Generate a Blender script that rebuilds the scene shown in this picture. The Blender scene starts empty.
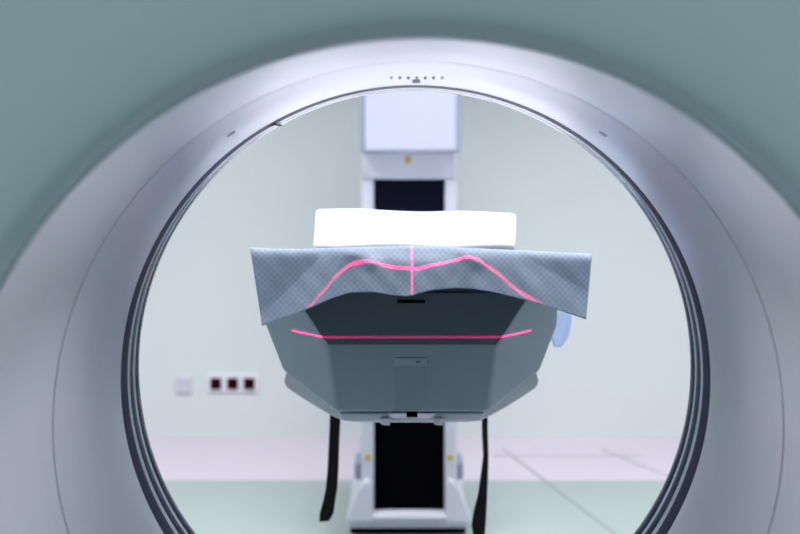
import bpy, bmesh, math, random
from mathutils import Vector
C = bpy.context.scene.collection
F = 1111.0           # focal length in pixels of the 800 px wide frame (50 mm lens)
CAMZ, HZ = 1.31, 120.0
AX, AZ = 0.0185, 1.0005   # bore axis

def P(px, py, d):
    """point of the place seen at (px, py) at distance d from the lens plane"""
    return Vector(((px-400.0)/F*d, d, CAMZ-(py-HZ)/F*d))

# ------------------------------------------------------------------ materials
def mat(name, col, rough=0.5, metal=0.0, coat=0.0, spec=0.5, noise=0.0, nscale=8.0, bump=0.0, bscale=200.0, trans=0.0):
    m = bpy.data.materials.new(name); m.use_nodes = True
    nt = m.node_tree; b = nt.nodes['Principled BSDF']
    b.inputs['Base Color'].default_value = (*col, 1)
    b.inputs['Roughness'].default_value = rough
    b.inputs['Metallic'].default_value = metal
    b.inputs['Coat Weight'].default_value = coat
    b.inputs['Coat Roughness'].default_value = 0.15
    b.inputs['Specular IOR Level'].default_value = spec
    tc = nt.nodes.new('ShaderNodeTexCoord')
    if noise > 0:
        n = nt.nodes.new('ShaderNodeTexNoise'); n.inputs['Scale'].default_value = nscale
        n.inputs['Detail'].default_value = 4
        nt.links.new(tc.outputs['Object'], n.inputs['Vector'])
        mx = nt.nodes.new('ShaderNodeMix'); mx.data_type = 'RGBA'
        mx.inputs[6].default_value = (*[c*(1-noise) for c in col], 1)
        mx.inputs[7].default_value = (*[min(1, c*(1+noise)) for c in col], 1)
        nt.links.new(n.outputs['Fac'], mx.inputs[0])
        nt.links.new(mx.outputs[2], b.inputs['Base Color'])
    if bump > 0:
        n2 = nt.nodes.new('ShaderNodeTexNoise'); n2.inputs['Scale'].default_value = bscale
        nt.links.new(tc.outputs['Object'], n2.inputs['Vector'])
        bp = nt.nodes.new('ShaderNodeBump'); bp.inputs['Strength'].default_value = bump
        bp.inputs['Distance'].default_value = 0.001
        nt.links.new(n2.outputs['Fac'], bp.inputs['Height'])
        nt.links.new(bp.outputs['Normal'], b.inputs['Normal'])
    return m

def srgb(r, g, b):
    f = lambda c: (c/255/12.92) if c/255 <= .04045 else ((c/255+.055)/1.055)**2.4
    return (f(r), f(g), f(b))

M = {}
M['wall']   = mat('wall_paint', srgb(214, 220, 222), 0.6, noise=0.015, nscale=1.5, bump=0.1)
M['ceil']   = mat('ceiling_paint', srgb(235, 238, 238), 0.8, noise=0.01)
M['floor']  = mat('floor_vinyl_mint', srgb(160, 173, 172), 0.4, noise=0.03, nscale=3)
M['floor2'] = mat('floor_vinyl_lilac', srgb(206, 197, 210), 0.4, noise=0.02, nscale=3)
M['seam']   = mat('floor_seam', srgb(150, 154, 164), 0.5, noise=0.05)
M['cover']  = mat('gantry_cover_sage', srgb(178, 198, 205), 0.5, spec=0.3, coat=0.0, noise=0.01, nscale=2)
M['liner']  = mat('bore_liner_white', srgb(221, 222, 231), 0.29, metal=0.74, coat=0.0, noise=0.012, nscale=5)
M['gap']    = mat('dark_gap', srgb(70, 72, 84), 0.6, noise=0.05)
M['gasket'] = mat('rubber_gasket', srgb(22, 24, 56), 0.45, spec=0.35, noise=0.03)
M['bezel']  = mat('polished_bezel', srgb(235, 238, 248), 0.3, metal=1.0, noise=0.02)
M['bezel_d']= mat('dark_bezel', srgb(44, 50, 70), 0.15, metal=0.4, coat=0.6, noise=0.02)
M['print']  = mat('printed_mark', srgb(80, 82, 100), 0.5, noise=0.03)
M['print2'] = mat('faint_printed_mark', srgb(165, 168, 185), 0.5, noise=0.03)
M['slate']  = mat('slate_plastic', srgb(106, 127, 136), 0.38, noise=0.02, nscale=30, bump=0.15)
M['navy']   = mat('navy_composite', srgb(52, 68, 82), 0.4, noise=0.03, nscale=30)
M['tray']   = mat('tray_grey', srgb(160, 172, 178), 0.35, noise=0.02)
M['plate']  = mat('label_plate', srgb(122, 140, 148), 0.35, noise=0.02)
M['black']  = mat('black_belt', srgb(5, 5, 9), 0.95, spec=0.02, noise=0.1)
M['window'] = mat('navy_window', srgb(12, 14, 32), 0.7, spec=0.05, noise=0.05)
M['strap']  = mat('black_webbing', srgb(9, 9, 13), 0.8, spec=0.2, noise=0.2, nscale=60, bump=0.4)
M['white']  = mat('white_plastic', srgb(200, 203, 216), 0.35, noise=0.01)
M['lilac']  = mat('lilac_panel', srgb(172, 176, 192), 0.4, noise=0.01)
M['greyblue']=mat('greyblue_trim', srgb(140, 150, 172), 0.4, noise=0.02)
M['yellow'] = mat('yellow_marker', srgb(196, 164, 74), 0.5, noise=0.05)
M['linen']  = mat('white_linen', srgb(212, 212, 219), 0.9, spec=0.2, noise=0.01, nscale=20, bump=0.3, bscale=400)
M['red']    = mat('dark_red_socket', srgb(50, 0, 14), 0.6, spec=0.05, noise=0.06)
M['redl']   = mat('dark_red_hole', srgb(36, 2, 12), 0.6, spec=0.05, noise=0.06)
M['plated'] = mat('socket_plate_white', srgb(232, 230, 240), 0.4, noise=0.01)
M['plateg'] = mat('socket_plate_grey', srgb(216, 214, 224), 0.4, noise=0.01)
M['blue']   = mat('pale_blue_sheet', srgb(188, 206, 245), 0.8, noise=0.02, bump=0.2)
M['metal']  = mat('lamp_metal', srgb(190, 192, 196), 0.3, metal=1, noise=0.02)
M['lens']   = mat('laser_window', srgb(90, 20, 40), 0.1, noise=0.02)

def paper_mat():
    m = mat('embossed_paper', srgb(176, 188, 206), 0.75, spec=0.3)
    nt = m.node_tree; b = nt.nodes['Principled BSDF']
    uv = nt.nodes.new('ShaderNodeUVMap')
    mp = nt.nodes.new('ShaderNodeMapping'); mp.inputs['Rotation'].default_value = (0, 0, math.radians(45))
    nt.links.new(uv.outputs[0], mp.inputs[0])
    v = nt.nodes.new('ShaderNodeTexVoronoi'); v.feature = 'F1'; v.distance = 'EUCLIDEAN'
    v.inputs['Randomness'].default_value = 0; v.inputs['Scale'].default_value = 150
    nt.links.new(mp.outputs[0], v.inputs['Vector'])
    r = nt.nodes.new('ShaderNodeValToRGB')
    r.color_ramp.elements[0].position = 0.15; r.color_ramp.elements[0].color = (*srgb(137, 154, 174), 1)
    r.color_ramp.elements[1].position = 0.55; r.color_ramp.elements[1].color = (*srgb(153, 168, 186), 1)
    nt.links.new(v.outputs['Distance'], r.inputs[0]); nt.links.new(r.outputs[0], b.inputs['Base Color'])
    bp = nt.nodes.new('ShaderNodeBump'); bp.inputs['Strength'].default_value = 0.3; bp.inputs['Distance'].default_value = 0.0004
    nt.links.new(v.outputs['Distance'], bp.inputs['Height'])
    n = nt.nodes.new('ShaderNodeTexNoise'); n.inputs['Scale'].default_value = 18; n.inputs['Detail'].default_value = 3
    nt.links.new(uv.outputs[0], n.inputs['Vector'])
    bp2 = nt.nodes.new('ShaderNodeBump'); bp2.inputs['Strength'].default_value = 0.25; bp2.inputs['Distance'].default_value = 0.003
    nt.links.new(n.outputs['Fac'], bp2.inputs['Height']); nt.links.new(bp.outputs[0], bp2.inputs['Normal'])
    nt.links.new(bp2.outputs[0], b.inputs['Normal'])
    return m
M['paper'] = paper_mat()

# ------------------------------------------------------------------ helpers
def obj(name, verts, faces, m, parent=None, smooth=False, bevel=0, seg=2, angle=30):
    me = bpy.data.meshes.new(name); me.from_pydata([tuple(v) for v in verts], [], faces)
    bm = bmesh.new(); bm.from_mesh(me); bmesh.ops.recalc_face_normals(bm, faces=bm.faces); bm.to_mesh(me); bm.free()
    me.materials.append(m)
    o = bpy.data.objects.new(name, me); C.objects.link(o)
    if parent:
        o.parent = parent
        o.matrix_parent_inverse = parent.matrix_basis.inverted()
    for p in me.polygons: p.use_smooth = smooth
    if bevel:
        b = o.modifiers.new('bevel', 'BEVEL'); b.width = bevel; b.segments = seg; b.limit_method = 'ANGLE'; b.angle_limit = math.radians(angle)
        for p in me.polygons: p.use_smooth = True
        w = o.modifiers.new('wn', 'WEIGHTED_NORMAL'); w.keep_sharp = True
    return o

def thing(name, label, cat, loc, group=None):
    o = bpy.data.objects.new(name, None); C.objects.link(o); o.location = loc
    o.empty_display_size = 0.1
    o['label'] = label; o['category'] = cat
    if group: o['group'] = group
    return o

def tag(o, label, cat, group=None):
    o['label'] = label; o['category'] = cat
    if group: o['group'] = group
    return o

def struct(o): o['kind'] = 'structure'; return o

def boxvf(x0, x1, y0, y1, z0, z1):
    v = [(x0,y0,z0),(x1,y0,z0),(x1,y1,z0),(x0,y1,z0),(x0,y0,z1),(x1,y0,z1),(x1,y1,z1),(x0,y1,z1)]
    f = [(0,3,2,1),(4,5,6,7),(0,1,5,4),(1,2,6,5),(2,3,7,6),(3,0,4,7)]
    return v, f

def box(name, x0, x1, y0, y1, z0, z1, m, parent=None, bevel=0, seg=2):
    v, f = boxvf(x0, x1, y0, y1, z0, z1)
    return obj(name, v, f, m, parent, bevel=bevel, seg=seg)

def loft(rings, closed_ring=True, cap=False, closed_loft=False):
    """rings: list of equal length point lists"""
    n = len(rings[0]); v = [p for r in rings for p in r]; f = []
    L = len(rings)
    for i in range(L if closed_loft else L-1):
        j = (i+1) % L
        for k in range(n if closed_ring else n-1):
            kk = (k+1) % n
            f.append((i*n+k, i*n+kk, j*n+kk, j*n+k))
    if cap:
        f.append(tuple(range(n))); f.append(tuple((L-1)*n+k for k in range(n)))
    return v, f

def prism(name, outline, y0, y1, m, parent=None, bevel=0, seg=2):
    """outline (x, z) extruded from y0 to y1"""
    r = [[(x, y0, z) for x, z in outline], [(x, y1, z) for x, z in outline]]
    v, f = loft(r, cap=True)
    return obj(name, v, f, m, parent, bevel=bevel, seg=seg)

NS = 192
def circ(d, r, n=NS):
    return [(AX+r*math.sin(2*math.pi*k/n), d, AZ+r*math.cos(2*math.pi*k/n)) for k in range(n)]

def revolve(name, prof, m, parent, thick=0.012):
    """closed annular solid: inner profile of (d, r), backed by a copy at a larger radius"""
    rings = [circ(d, r) for d, r in prof] + [circ(d, r+thick) for d, r in reversed(prof)]
    v, f = loft(rings, closed_loft=True)
    o = obj(name, v, f, m, parent, smooth=True)
    es = o.modifiers.new('es', 'EDGE_SPLIT'); es.split_angle = math.radians(40)
    return o

# ------------------------------------------------------------------ room
XL, XR, YB, YF, H = -2.7, 2.8, -2.4, 4.59, 2.75
struct(box('floor', XL-.1, XR+.1, YB-.1, 4.04, -.1, 0, M['floor']))
struct(box('floor_border', XL-.1, XR+.1, 4.04, YF+.1, -.1, 0, M['floor2']))
struct(box('ceiling', XL-.1, XR+.1, YB-.1, YF+.1, H, H+.1, M['ceil']))
struct(box('wall_far', XL-.1, XR+.1, YF, YF+.1, 0, H, M['wall']))
struct(box('wall_near', XL-.1, XR+.1, YB-.1, YB, 0, H, M['wall']))
struct(box('wall_left', XL-.1, XL, YB, YF, 0, H, M['wall']))
struct(box('wall_right', XR, XR+.1, YB, YF, 0, H, M['wall']))
def floorline(name, a, b, w, m):
    a = Vector(a); b = Vector(b); t = (b-a).normalized(); n = Vector((-t.y, t.x))*w/2
    v = []
    for z in (0.0002, .002):
        for p in (a+n, b+n, b-n, a-n): v.append((p.x, p.y, z))
    f = [(0,1,2,3),(4,5,6,7),(0,1,5,4),(1,2,6,5),(2,3,7,6),(3,0,4,7)]
    return struct(obj(name, v, f, m))
floorline('trim_1', (.41, 4.42), (.80, 3.12), .006, M['seam'])
floorline('trim_2', (.80, 4.42), (1.25, 3.6), .004, M['seam'])
floorline('trim_3', (.36, 4.33), (.95, 4.33), .002, M['seam'])

# ------------------------------------------------------------------ gantry
g = thing('scanner_gantry', 'large scanner gantry with round white bore opening filling the foreground', 'medical scanner', (AX, 1.2, 0))

def superell(d, a, b, n=NS, e=4.0, cz=AZ):
    pts = []
    for k in range(n):
        t = 2*math.pi*k/n; s, c = math.sin(t), math.cos(t)
        r = (abs(s/a)**e + abs(c/b)**e)**(-1/e)
        pts.append((AX+r*s, d, cz+r*c))
    return pts
front = [(.858,.3740),(.850,.3760),(.842,.3790),(.835,.3832),(.830,.3885),(.8265,.396),(.8235,.407),(.821,.425),(.8195,.455),(.819,.53)]
rings = [circ(.872, .386)] + [circ(d, r) for d, r in front]
c0 = circ(.819, .53)
def blend(t, d): 
    o = superell(d, 1.02, .90)
    return [tuple(Vector((p[0], d, p[2])).lerp(Vector(q), t)) for p, q in zip(c0, o)]
rings += [blend(.4, .819), blend(.8, .819)]
for dd, s in ((.821, .985), (.832, 1.0), (.855, 1.012), (.90, 1.02)):
    rings.append(superell(dd, 1.02*s, .90*s))
rings.append(superell(1.17, 1.05, .935))
v, f = loft(rings)
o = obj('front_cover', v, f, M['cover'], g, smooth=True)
# rear cover and rear flare
rear = [(1.76, .60), (1.745, .565), (1.715, .545), (1.66, .520), (1.55, .452), (1.46, .398), (1.42, .372), (1.4, .3615)]
rr = [superell(1.175, 1.05, .935), superell(1.62, 1.03, .915), superell(1.72, 1.0, .89), superell(1.76, .95, .85)] + [circ(d, r) for d, r in rear]
v, f = loft(rr)
obj('rear_cover', v, f, mat('gantry_rear_white', srgb(226, 228, 236), 0.35, noise=0.01), g, smooth=True)
revolve('bore_liner_front', [(.860,.3720),(.90,.3725),(.95,.3728),(1.0,.3728),(1.05,.3721),(1.09,.3703),(1.118,.3683)], M['liner'], g)
revolve('liner_joint', [(1.118,.3714),(1.1205,.3714)], M['gap'], g)
revolve('bore_liner_rear', [(1.1205,.3681),(1.14,.3664),(1.16,.3644),(1.18,.3622),(1.20,.3599),(1.22,.3578),(1.24,.3559),(1.26,.3542),(1.28,.3529),(1.30,.3516),(1.3226,.3511)], M['liner'], g)
gs = revolve('gasket_ring', [(1.3226,.3513),(1.324,.3509),(1.333,.3500),(1.340,.3492),(1.346,.3486),(1.347,.3490)], M['gasket'], g)
revolve('bezel_bead', [(1.347,.3496),(1.3478,.3483),(1.3510,.3476),(1.3545,.3479),(1.356,.349)], M['bezel'], g)
revolve('bezel_ring', [(1.3555,.3486),(1.358,.3481),(1.365,.3476),(1.371,.3474)], M['bezel_d'], g)
revolve('bezel_bead', [(1.371,.348),(1.3717,.3468),(1.374,.3464),(1.3765,.3467),(1.3775,.348)], M['bezel'], g)
revolve('bezel_ring', [(1.3770,.3472),(1.380,.3465),(1.386,.346),(1.392,.3458),(1.397,.3466),(1.40,.349),(1.40,.358)], M['bezel_d'], g)
# plinth
box('plinth', AX-.75, AX+.75, .86, 1.66, 0, .13, M['greyblue'], g, bevel=.02)

# printed marks on the bore liner
PR = [(.860,.3720),(.90,.3725),(.95,.3728),(1.0,.3728),(1.05,.3721),(1.09,.3703),(1.118,.3683),(1.14,.3664),(1.16,.3644),(1.18,.3622),(1.20,.3599),(1.22,.3578),(1.24,.3559),(1.26,.3542),(1.28,.3529),(1.30,.3516),(1.3226,.3511)]
def rad(d):
    for (a, ra), (b, rb) in zip(PR, PR[1:]):
        if a <= d <= b: return ra+(rb-ra)*(d-a)/(b-a)
    return PR[-1][1]
def surf(t, d, lift=.0006):
    r = rad(d)-lift
    return Vector((AX+r*math.sin(t), d, AZ+r*math.cos(t)))
def decal(name, t, d, wt, wd, m, shape='ellipse'):
    """small printed mark on the liner, wt metres around, wd metres along the axis"""
    pts = []
    if shape == 'ellipse': pts = [(math.cos(a)*wt/2, math.sin(a)*wd/2) for a in [2*math.pi*i/16 for i in range(16)]]
    elif shape == 'box': pts = [(-wt/2,-wd/2),(0,-wd/2),(wt/2,-wd/2),(wt/2,wd/2),(0,wd/2),(-wt/2,wd/2)]
    elif shape == 'house': pts = [(-wt/2,wd/2),(-wt/2,-wd*.05),(-wt*.2,-wd*.2),(0,-wd/2),(wt*.2,-wd*.2),(wt/2,-wd*.05),(wt/2,wd/2)]
    top = [surf(t+a/rad(d), d+b, .0006) for a, b in pts]; bot = [surf(t+a/rad(d), d+b, -.0003) for a, b in pts]
    v, f = loft([top, bot], cap=True)
    return obj(name, v, f, m, g)
def inv(px, py):
    best = None
    for i in range(0, 720):
        t = -math.pi/2+math.pi*i/720
        for j in range(120):
            d = .87+j*(1.32-.87)/120
            p = surf(t, d); x = 400+p.x/d*F; y = HZ+(CAMZ-p.z)/d*F
            e = (x-px)**2+(y-py)**2
            if best is None or e < best[0]: best = (e, t, d)
    return best[1], best[2]
for i in range(7):
    t, d = inv(391+8.45*i, 78.2)
    mm = M['print2'] if i in (0, 6) else M['print']
    decal('alignment_dot', t, d, .0034, .020, mm)
decal('alignment_arrow', inv(416.3, 81.8)[0], inv(416.3, 81.8)[1], .0090, .032, M['print'], 'box')
for px, py in ((602.5, 135), (231, 134)):
    t, d = inv(px, py); decal('alignment_mark', t, d, .010, .007, M['print2'], 'ellipse')
# clip where the gasket ends meet (upper left of the ring)
tn = math.atan2((270-415), (380-122))
def ringp(t, d, r): return Vector((AX+r*math.sin(t), d, AZ+r*math.cos(t)))
v, f = loft([[ringp(tn+a, 1.340, r) for a, r in ((-.030,.3500),(.008,.3500),(.008,.3474),(.0,.3474))],
             [ringp(tn+a, 1.378, r) for a, r in ((.0,.3492),(.011,.3492),(.013,.3440),(.008,.3440))]], cap=True)
obj('gasket_clip', v, f, M['gasket'], g)

# laser windows in the rear flare
LY = 1.66
def module(name, t, d, w):
    r = .521+(d-1.66)*.6
    p = ringp(t, d, r-.004); q = ringp(t, d, r+.03)
    n = (q-p).normalized(); a = Vector((0, 1, 0)); b = n.cross(a)
    v = []
    for c in (p, q):
        for i in range(20):
            an = 2*math.pi*i/20; v.append(c+a*math.cos(an)*w+b*math.sin(an)*w)
    v, f = loft([v[:20], v[20:]], cap=True)
    return obj(name, v, f, M['lens'], g, bevel=.002), p

# ------------------------------------------------------------------ patient table
tb = thing('patient_table', 'slate grey patient table end seen through the bore, under patterned paper', 'patient table', (AX, 1.8, .85))
def S(half, py, d): return half/F*d, CAMZ-(py-HZ)/F*d
CX = AX
def sym(half, py, d, s):
    x, z = S(half, py, d); return (CX+s*x, d, z)
def cap_mesh():
    v = []; ids = {}
    def a(k, half, py, d):
        for s in (-1, 1):
            ids[(k, s)] = len(v); v.append(sym(half, py, d, s))
    a('m', 85, 345, 1.702); a('b', 76.5, 412.5, 1.705); a('l', 90.5, 338, 1.702); a('t', 120, 292, 1.708)
    a('ot', 147, 292, 1.80); a('om', 146, 325, 1.80); a('ob', 128, 371.5, 1.80)
    # back rim
    a('kt', 148, 286, 1.86); a('km', 146, 325, 1.86); a('kb', 127, 371.5, 1.86); a('kk', 78, 413, 1.86)
    # move the back rim to the same x, z as the outer ring
    for s in (-1, 1):
        for k, src in (('kt','ot'),('km','om'),('kb','ob'),('kk','b')):
            p = v[ids[(src, s)]]; v[ids[(k, s)]] = (p[0], 1.90, p[2])
    I = lambda k, s: ids[(k, s)]
    f = [(I('m',-1),I('m',1),I('b',1),I('b',-1))]
    for s in (-1, 1):
        f += [(I('l',s),I('t',s),I('ot',s),I('om',s)), (I('m',s),I('l',s),I('om',s),I('ob',s)), (I('b',s),I('m',s),I('ob',s))]
        f += [(I('ot',s),I('kt',s),I('km',s),I('om',s)), (I('om',s),I('km',s),I('kb',s),I('ob',s)), (I('ob',s),I('kb',s),I('kk',s),I('b',s))]
    f += [(I('l',-1),I('l',1),I('m',1),I('m',-1)), (I('t',-1),I('t',1),I('l',1),I('l',-1)),
          (I('t',-1),I('ot',-1),I('kt',-1),I('kt',1),I('ot',1),I('t',1)), (I('b',-1),I('b',1),I('kk',1),I('kk',-1)),
          (I('kt',-1),I('km',-1),I('kb',-1),I('kk',-1),I('kk',1),I('kb',1),I('km',1),I('kt',1))]
    return v, f
v, f = cap_mesh()
obj('end_cap', v, f, M['slate'], tb, bevel=.006, seg=3, angle=8)
# dark upper panel on the end cap
def pan(name, pts, y, th, m, bevel=.0015):
    r = [[(CX+h/F*d, d-th, CAMZ-(py-HZ)/F*d) for h, py, d in pts], [(CX+h/F*d, d+.012, CAMZ-(py-HZ)/F*d) for h, py, d in pts]]
    v, f = loft(r, cap=True); return obj(name, v, f, m, tb, bevel=bevel)
pan('upper_panel', [(-84,344.5,1.702),(84,344.5,1.702),(89,338,1.702),(119,292,1.708),(-119,292,1.708),(-89,338,1.702)], 0, .004, M['navy'])
pan('panel_slot', [(-15,300.3,1.70),(13,300.3,1.70),(13,302.5,1.70),(-15,302.5,1.70)], 0, .005, M['black'], .0003)
pan('label_plate', [(-18,357.5,1.703),(15,357.5,1.703),(15,365.5,1.703),(-18,365.5,1.703)], 0, .0025, M['plate'], .001)
pan('label_mark', [(4,360.5,1.703),(8,360.5,1.703),(8,362.3,1.703),(4,362.3,1.703)], 0, .0035, M['gap'], 0)
pan('centre_strip', [(-17,366.5,1.704),(15,366.5,1.704),(15,411,1.704),(-17,411,1.704)], 0, .0012, mat('slate_dark', srgb(102,123,132), .38, noise=.02), .001)
# tray under the cap
half = [(118,371),(126,374.5),(128,382),(125,388.5),(112,397.5),(95,408),(80,416.5),(70,421),(58,423),(30,423.5)]
pts = [(CX-h/F*1.80, CAMZ-(py-HZ)/F*1.80) for h, py in half] + [(CX+h/F*1.80, CAMZ-(py-HZ)/F*1.80) for h, py in reversed(half)]
prism('tray', pts, 1.803, 3.2, M['tray'], tb, bevel=.003)
pts = [(CX-73/F*1.72, CAMZ-293/F*1.72), (CX+73/F*1.72, CAMZ-293/F*1.72), (CX+69/F*1.72, CAMZ-302/F*1.72), (CX-69/F*1.72, CAMZ-302/F*1.72)]
prism('tray_lip', pts, 1.722, 1.804, M['tray'], tb, bevel=.003)
for s in (-1, 1):
    a, b = sorted((s*22, s*31))
    pts = [(CX+a/F*1.715, CAMZ-298/F*1.715), (CX+b/F*1.715, CAMZ-298/F*1.715), (CX+b/F*1.715, CAMZ-306/F*1.715), (CX+a/F*1.715, CAMZ-305/F*1.715)]
    prism('locking_peg', pts, 1.715, 1.75, M['tray'], tb, bevel=.002)
    pts = [(CX+s*h/F*1.71, CAMZ-(py-HZ)/F*1.71) for h, py in ((5.5,413),(24,413),(20,417),(14,418.5),(5.5,418))]
    prism('latch_grip', pts, 1.708, 1.74, M['white'], tb, bevel=.001)
pts = [(CX+h/F*1.71, CAMZ-(py-HZ)/F*1.71) for h, py in ((-6,413),(6,413),(6,417),(-6,417))]
prism('latch', pts, 1.7095, 1.74, M['black'], tb)
# tabletop running back to the column, and its boom
prism('tabletop', [(CX-.20,.995),(CX-.205,1.028),(CX-.17,1.03),(CX-.1,1.024),(CX+.1,1.024),(CX+.17,1.03),(CX+.205,1.028),(CX+.20,.995),(CX+.17,.975),(CX-.17,.975)], 1.899, 3.36, M['white'], tb, bevel=.003)
prism('table_frame', [(CX-.16,.868),(CX+.16,.868),(CX+.185,.976),(CX-.185,.976)], 1.899, 3.3, M['tray'], tb, bevel=.004)
# cushion that carries the paper
prism('mattress', [(CX-.145,1.026),(CX+.145,1.026),(CX+.145,1.082),(CX+.13,1.088),(CX-.13,1.088),(CX-.145,1.082)], 1.90, 2.16, M['white'], tb, bevel=.006)
box('head_block', CX-.125, CX+.125, 1.712, 1.90, 1.025, 1.086, M['navy'], tb, bevel=.006)

# ------------------------------------------------------------------ paper sheet over the end
def interp(tab, x):
    if x <= tab[0][0]: 
        (a, b), (c, d) = tab[0], tab[1]; return b+(d-b)*(x-a)/(c-a)
    for (a, b), (c, d) in zip(tab, tab[1:]):
        if x <= c: return b+(d-b)*(x-a)/(c-a)
    (a, b), (c, d) = tab[-2], tab[-1]; return b+(d-b)*(x-a)/(c-a)
TOP = [(250,247),(262,248.5),(300,249),(345,247.5),(400,246),(440,246.5),(480,248.5),(520,250.5),(560,252.5),(592,254)]
BOT = [(262,326),(290,316),(310,308),(330,299),(350,292.5),(372,292),(395,295.5),(408,296.5),(420,293),(435,289.5),(455,288),(472,288.5),(500,293.5),(530,301),(560,310.5),(586,319.5)]
LAS = [(250,362),(290,328),(309,309),(325,290),(340,272),(348,265.5),(358,263),(372,264),(390,267.5),(412,269),(430,266.5),(450,261),(462,259),(474,260.5),(490,269.5),(510,285),(530,299),(545,309),(592,334)]
def sm(tab, x, w=4):
    return sum(interp(tab, x+k*w/2) for k in (-2,-1,0,1,2))/5
NU, NV = 220, 44
gv, uvs = [], []
rng = random.Random(3)
def ridge(x, y, x0, y0, x1, y1, w):
    dx, dy = x1-x0, y1-y0; L = math.hypot(dx, dy); t = ((x-x0)*dx+(y-y0)*dy)/L/L; t = max(0, min(1, t))
    q = math.hypot(x-x0-t*dx, y-y0-t*dy); return math.exp(-(q/w)**2)
BACK = 8
for j in range(NV+1+BACK):
    for i in range(NU+1):
        u = i/NU; xt = 250+342*u; xb = 262+324*u
        yt, yb = sm(TOP, xt), sm(BOT, xb, 3)
        if j >= BACK:
            v_ = (j-BACK)/NV
            x = xt+(xb-xt)*v_; y = yt+(yb-yt)*v_
            yl = sm(LAS, x, 8)
            k = .0009
            d = LY+(yl-y)*k if y < yl else LY-(y-yl)*k
            if yl-y > 40: d = LY+40*k+(yl-y-40)*.0006
            # round over at the top
            e = y-yt
            d += .012*math.exp(-e/3.0)
            d -= .003*ridge(x,y,348,252,372,263,7)+.003*ridge(x,y,456,250,476,262,7)
            d += .007*ridge(x,y,374,250,452,251,8)
            d -= .0012*ridge(x,y,470,262,458,286,6)
            d -= .0012*ridge(x,y,484,258,560,300,10)
            d += .0006*math.sin(x*.11+y*.07)+.0004*math.sin(x*.23-y*.19)
            ux, uy = (x-400)/650, (y-250)/650
        else:
            w = (BACK-j)/BACK
            # behind the top edge the sheet lies back over the head block
            yl = sm(LAS, xt, 8); k = .0009
            d0 = LY+min(yl-yt, 40)*k+max(0, yl-yt-40)*.0006+.012+.007*ridge(xt,yt,374,250,452,251,8)
            d = d0+.07*w; x = xt + (400-xt)*(1-d0/d)*0.0; y = yt+.6*w+1.2*w*w
            # keep real width: scale pixel offset by depth
            x = 412+(xt-412)*d0/d
            ux, uy = (xt-400)/650, (yt-250)/650-.1*w
        p = P(x, y, d)
        gv.append(p); uvs.append((ux, uy))
rows = NV+1+BACK
gf = [(j*(NU+1)+i, j*(NU+1)+i+1, (j+1)*(NU+1)+i+1, (j+1)*(NU+1)+i) for j in range(rows-1) for i in range(NU)]
me = bpy.data.meshes.new('paper_sheet'); me.from_pydata([tuple(p) for p in gv], [], gf); me.materials.append(M['paper'])
ul = me.uv_layers.new(name='UVMap')
for lp in me.loops: ul.data[lp.index].uv = uvs[lp.vertex_index]
for p in me.polygons: p.use_smooth = True
ps = bpy.data.objects.new('paper_sheet', me); C.objects.link(ps)
so = ps.modifiers.new('solid', 'SOLIDIFY'); so.thickness = .0008; so.offset = 0
tag(ps, 'grey embossed paper sheet draped over the end of the table, lit by red laser cross', 'paper sheet')

# white cushion on the table behind the paper edge
def cushion():
    # wedge-shaped cushion: cross-sections (y, z) from the low front edge to the high back edge
    sec = [(1.797,1.0895),(1.792,1.095),(1.792,1.104),(1.797,1.1105),(1.85,1.123),(1.92,1.134),(1.99,1.145),(2.03,1.1475),(2.06,1.142),(2.068,1.130),(2.068,1.10),(2.06,1.0895)]
    nx = 40; rings = []
    for i in range(nx+1):
        a = i/nx; row = []
        e = min(a, 1-a)*nx/1.0; sh = 1 if e >= 1 else (.985 if e > .01 else .95)
        for y, z in sec:
            xl, xr = P(313.5, 0, 1.82).x-(y-1.82)*.055, P(515.5, 0, 1.82).x+(y-1.82)*.11
            zz = 1.0895+(z-1.0895)*sh
            if z > 1.10: zz += -.004*a*(y-1.79)/.25*2 + .0015*math.sin(a*11+y*9)*min(1, e/3)
            row.append((xl+(xr-xl)*a, y, zz))
        rings.append(row)
    return loft(rings, cap=True)
v, f = cushion()
tag(obj('cushion', v, f, M['linen'], None, bevel=.004, seg=3), 'white wedge cushion lying on the table behind the grey paper', 'cushion')

# pale blue sheet corner hanging over the right edge
segs = [(Vector((CX+.13,1.91,1.0335)), Vector((CX+.13,2.05,1.0335))), (Vector((CX+.20,1.91,1.0335)), Vector((CX+.20,2.05,1.0335))),
        (Vector((CX+.220,1.91,1.028)), Vector((CX+.235,2.04,1.028)))]
for a_, c_, y_, d_ in ((541,573,297,1.90),(547,574.5,306,1.885),(550,574,318,1.88),(551.5,572.5,330,1.88),(553,569,341,1.882),(556,562,350,1.885)):
    segs.append((P(a_, y_, d_), P(c_, y_, d_+.05)))
bl = [[tuple(p.lerp(q, k/8)+Vector((0, .02+.002*math.sin(k*1.3+n), .001))) for k in range(9)] for n, (p, q) in enumerate(segs)]
v, f = loft(bl, closed_ring=False)
b = obj('blue_sheet', v, f, M['blue'], None, smooth=True)
sd = b.modifiers.new('s', 'SOLIDIFY'); sd.thickness = .002; sd.offset = 0
tag(b, 'pale blue sheet corner hanging over the right side of the patient table', 'sheet')

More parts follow.
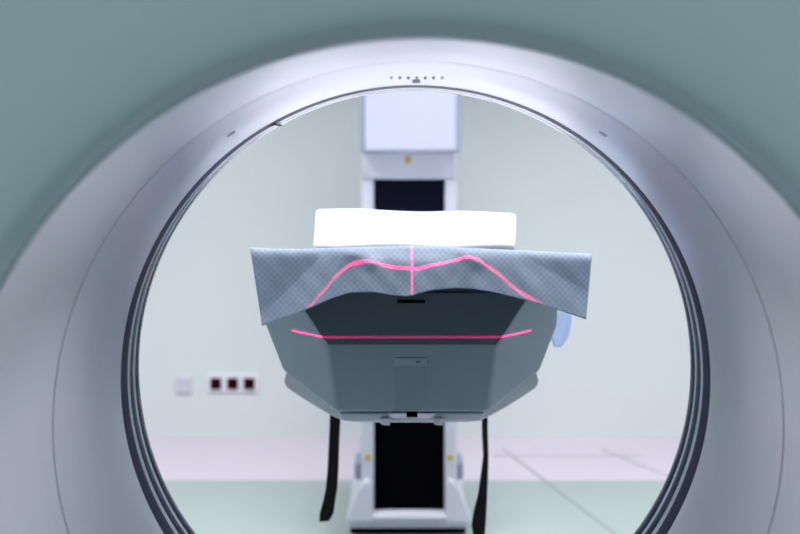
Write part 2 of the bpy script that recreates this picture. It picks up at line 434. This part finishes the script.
# ------------------------------------------------------------------ straps
def strap(name, path, d, label):
    """path rows: (left px, right px, py)"""
    L, R = [], []
    rows = []
    for n, (a, b_, y) in enumerate(path):
        p, q = P(a, y, d), P(b_, y, d); off = .006*math.sin(n*1.3)
        rows.append([(p.x, p.y+off, p.z), (q.x, q.y+off+.004, q.z), (q.x, q.y+off+.007, q.z), (p.x, p.y+off+.003, p.z)])
    v, f = loft(rows, cap=True)
    o = obj(name, v, f, M['strap'], None, smooth=False, bevel=.0006)
    return tag(o, label, 'strap', 'restraint straps under the table')
YT = HZ+(CAMZ-.862)*F/2.2
strap('restraint_strap', [(330,341,YT),(330,341,400),(329.5,340,425),(328.5,339,450),(327.5,338.5,470),(325.5,337,490),(323,335,502),(319.5,333.5,514),(319.5,329,521)], 2.2,
      'black webbing strap with cut end hanging under the left side of the table')
strap('restraint_strap', [(482,488.5,YT),(482,488.5,400),(482,488,430),(483,488.5,455),(480.5,488,475),(478,487.5,495),(474,487,512),(471.5,486,526),(474,484,541),(478,483,556)], 2.2,
      'black webbing strap hanging under the right side of the table, widening downwards')

# ------------------------------------------------------------------ column behind
D = 3.50
col = thing('lift_column', 'white upright column with black front strip standing on the floor behind the table', 'equipment column', (.026, 3.6, 0))
X = lambda px, d=D: (px-400)/F*d
Z = lambda py, d=D: CAMZ-(py-HZ)/F*d
cx = X(409)
# U-shaped post: face with a recess for the strip
xo0, xo1, xi0, xi1 = X(361), X(457), X(374), X(444.5)
zt = 1.86
box('column_cheek', xo0, xi0, D, D+.26, .05, 1.122, M['white'], col, bevel=.008)
box('column_cheek', xi1, xo1, D, D+.26, .05, 1.122, M['white'], col, bevel=.008)
box('column_head', xo0, xo1, D, D+.26, 1.122, zt, M['white'], col, bevel=.01)
box('black_strip', xi0-.001, xi1+.001, D+.02, D+.22, .06, .98, M['black'], col)
box('window', xi0-.001, xi1+.001, D+.015, D+.22, .981, 1.1225, M['window'], col)
b = box('front_panel', X(364, 3.42), X(457, 3.42), 3.42, 3.50, Z(152, 3.42), 1.72, M['lilac'], col, bevel=.012, seg=3)
box('panel_trim', X(359.5, 3.43), X(461.5, 3.43), 3.44, 3.495, Z(153.5, 3.43), 1.727, M['greyblue'], col, bevel=.01)
def disc(name, px, py, d, r, m, parent, th=.006):
    p = P(px, py, d); a = [(p.x+r*math.cos(2*math.pi*i/24), d-th, p.z+r*math.sin(2*math.pi*i/24)) for i in range(24)]
    bb = [(x, d+.002, z) for x, _, z in a]
    v, f = loft([a, bb], cap=True); return obj(name, v, f, m, parent, bevel=.001)
disc('yellow_marker', 408, 160, D, .012, M['yellow'], col)
disc('yellow_marker', 368, 457, D, .009, M['yellow'], col)
disc('yellow_marker', 450, 457, D, .009, M['yellow'], col)
# base
box('base_plate', X(347), X(469), 3.50, 3.95, .02, .055, M['white'], col, bevel=.012)
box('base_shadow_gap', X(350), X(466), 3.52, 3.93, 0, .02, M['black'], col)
box('base_bar', X(370), X(449), 3.47, 3.52, .05, .082, M['white'], col, bevel=.015)
for s, (a, b_) in ((-1, (349, 373)), (1, (446, 468))):
    # rounded shoe rising on either side of the strip
    x0, x1 = X(a, 3.45), X(b_, 3.45); out = []
    hi = .18
    if s < 0: out = [(x0-.012,.05),(x0,.09),(x0+.022,.15),(x0+.045,hi),(x1-.012,hi+.004),(x1,hi-.012),(x1,.05)]
    else: out = [(x0,.05),(x0,hi-.012),(x0+.012,hi+.004),(x1-.045,hi),(x1-.022,.15),(x1,.09),(x1+.012,.05)]
    prism('base_shoe', out, 3.47, 3.56, M['white'], col, bevel=.012, seg=3)
    xa = xo0-.022 if s < 0 else xo1
    box('hinge_cover', xa, xa+.022, D+.03, D+.14, Z(483), Z(466), M['greyblue'], col, bevel=.006)
# carriage that carries the table
box('carriage', CX-.10, CX+.10, 3.36, D+.03, .87, 1.0, M['tray'], col, bevel=.01)
box('carriage_arm', CX-.13, CX+.13, 3.199, 3.37, .872, .974, M['tray'], tb)

# ------------------------------------------------------------------ wall sockets
DW = YF
sk = thing('socket_outlet', 'white wall plate with three dark red sockets low on the far wall', 'wall socket', (P(233.5, 383, DW).x, DW, P(233.5, 383, DW).z))
def pbox(name, a, b_, t, u, y0, y1, m, parent, bev=.002):
    return box(name, P(a, t, DW).x, P(b_, t, DW).x, y0, y1, P(0, u, DW).z, P(0, t, DW).z, m, parent, bevel=bev)
pbox('cover_plate', 207.5, 259, 373.5, 391.5, DW-.010, DW, M['plated'], sk)
for px in (216.3, 233, 249.6):
    s_ = pbox('red_socket', px-5.2, px+5.2, 377.6, 388.2, DW-.018, DW-.006, M['red'], sk, .001)
    q = P(px, 382.8, DW); r = .013
    a = [(q.x+r*math.cos(2*math.pi*i/20), DW-.0195, q.z+r*math.sin(2*math.pi*i/20)) for i in range(20)]
    v, f = loft([a, [(x, DW-.012, z) for x, _, z in a]], cap=True); h = obj('socket_well', v, f, M['redl'], s_)
s2 = thing('data_outlet', 'pale grey double outlet on the far wall, left of the red sockets', 'wall socket', (P(184, 383, DW).x, DW, P(184, 383, DW).z))
pbox('cover_plate', 176.5, 192, 375, 393, DW-.010, DW, M['plateg'], s2)
for t in (376.6, 385): pbox('flap', 178, 190.5, t, t+6.2, DW-.014, DW-.008, mat('flap_grey', srgb(204,202,216), .4, noise=.01) if t < 380 else bpy.data.materials['flap_grey'], s2, .001)

# ------------------------------------------------------------------ lights
def ceiling_lamp(x, y, sx, sy, power, label, col=(1, 1, 1), spread=math.pi):
    t = thing('ceiling_light', label, 'ceiling light', (x, y, H), 'ceiling lights')
    v, f = boxvf(x-sx/2-.03, x+sx/2+.03, y-sy/2-.03, y+sy/2+.03, H-.05, H)
    obj('lamp_housing', v, f, M['metal'], t, bevel=.004)
    L = bpy.data.lights.new('lamp', 'AREA'); L.shape = 'RECTANGLE'; L.size = sx; L.size_y = sy; L.energy = power; L.color = col; L.spread = spread
    lo = bpy.data.objects.new('lamp', L); C.objects.link(lo); lo.location = (x, y, H-.056)
REAR = 33.5
for x in (-1.3, .15, 1.5):
    ceiling_lamp(x, 2.5 if abs(x) < 1 else 2.8, .6, 1.0, REAR, 'ceiling light panel above the '+('left side' if x < -1 else 'right side' if x > 1 else 'middle')+' of the patient table', (1, .985, 1.0), math.radians(125))
ceiling_lamp(-1.3, -1.3, .6, .6, 21, 'ceiling light panel above the near side of the room, left', (.9, 1, 1))
ceiling_lamp(1.3, -1.3, .6, .6, 21, 'ceiling light panel above the near side of the room, right', (.9, 1, 1))

def laser(name, loc, axis, half_angle, energy, fwd=None, cone=None, cone0=0.0):
    """laser line projector: a point source whose beam is a thin fan in the plane normal to axis"""
    L = bpy.data.lights.new(name, 'POINT'); L.shadow_soft_size = 0; L.energy = energy; L.color = (1, .0, .12)
    L.use_nodes = True; nt = L.node_tree; em = [n for n in nt.nodes if n.type == 'EMISSION'][0]
    geo = nt.nodes.new('ShaderNodeTexCoord')
    def fan(vec, lo, hi, absval=True):
        dt = nt.nodes.new('ShaderNodeVectorMath'); dt.operation = 'DOT_PRODUCT'; dt.inputs[1].default_value = vec
        nt.links.new(geo.outputs['Normal'], dt.inputs[0]); out = dt.outputs['Value']
        if absval:
            ab = nt.nodes.new('ShaderNodeMath'); ab.operation = 'ABSOLUTE'; nt.links.new(out, ab.inputs[0]); out = ab.outputs[0]
        mr = nt.nodes.new('ShaderNodeMapRange'); mr.inputs[1].default_value = lo; mr.inputs[2].default_value = hi
        mr.inputs[3].default_value = 1; mr.inputs[4].default_value = 0
        nt.links.new(out, mr.inputs[0]); return mr.outputs[0]
    a = fan(axis, half_angle*.5, half_angle)
    if fwd is not None:
        b = fan(fwd, cone, cone+.015, False)
        lo = fan((-fwd[0], -fwd[1], -fwd[2]), -cone0, -cone0+.015, False)
        m0 = nt.nodes.new('ShaderNodeMath'); m0.operation = 'MULTIPLY'; nt.links.new(b, m0.inputs[0]); nt.links.new(lo, m0.inputs[1]); b = m0.outputs[0]
        mm = nt.nodes.new('ShaderNodeMath'); mm.operation = 'MULTIPLY'; nt.links.new(a, mm.inputs[0]); nt.links.new(b, mm.inputs[1]); a = mm.outputs[0]
    nt.links.new(a, em.inputs['Strength'])
    o = bpy.data.objects.new(name, L); C.objects.link(o); o.location = loc
    return o
LZ = .978
LASE = 1.0
module('laser_window', 0, LY, .012)
laser('laser_transverse', (X(412, LY), LY, AZ+.50), (0, 1, 0), .0052, 60*LASE)
laser('laser_sagittal', (X(412, LY), LY-.04, AZ+.47), (1, 0, 0), .0054, 45*LASE, (0, 1, 0), .26, -.3)
for s in (-1, 1):
    module('laser_window', s*(math.pi/2+.053), 1.50, .010)
    laser('laser_coronal', (AX+s*.415, 1.50, LZ), (0, 0, 1), .0055, 75*LASE, (0, 1, 0), .735, .05)

# ------------------------------------------------------------------ world, camera
w = bpy.data.worlds.new('world'); bpy.context.scene.world = w; w.use_nodes = True
w.node_tree.nodes['Background'].inputs[0].default_value = (.5, .55, .6, 1)
w.node_tree.nodes['Background'].inputs[1].default_value = .1
cd = bpy.data.cameras.new('camera'); cam = bpy.data.objects.new('camera', cd); C.objects.link(cam)
cam.location = (0, 0, CAMZ); cam.rotation_euler = (math.pi/2, 0, 0)
cd.lens = 50; cd.sensor_width = 36*800/800; cd.lens = F/800*36
cd.shift_y = -(267-HZ)/800
cd.clip_start = .05
cd.dof.use_dof = True; cd.dof.focus_distance = 1.52; cd.dof.aperture_fstop = 4.2
sc = bpy.context.scene; sc.camera = cam
sc.view_settings.view_transform = 'Standard'; sc.view_settings.look = 'None'
sc.view_settings.gamma = 1; sc.view_settings.use_curve_mapping = False
sc.view_settings.exposure = 0.0
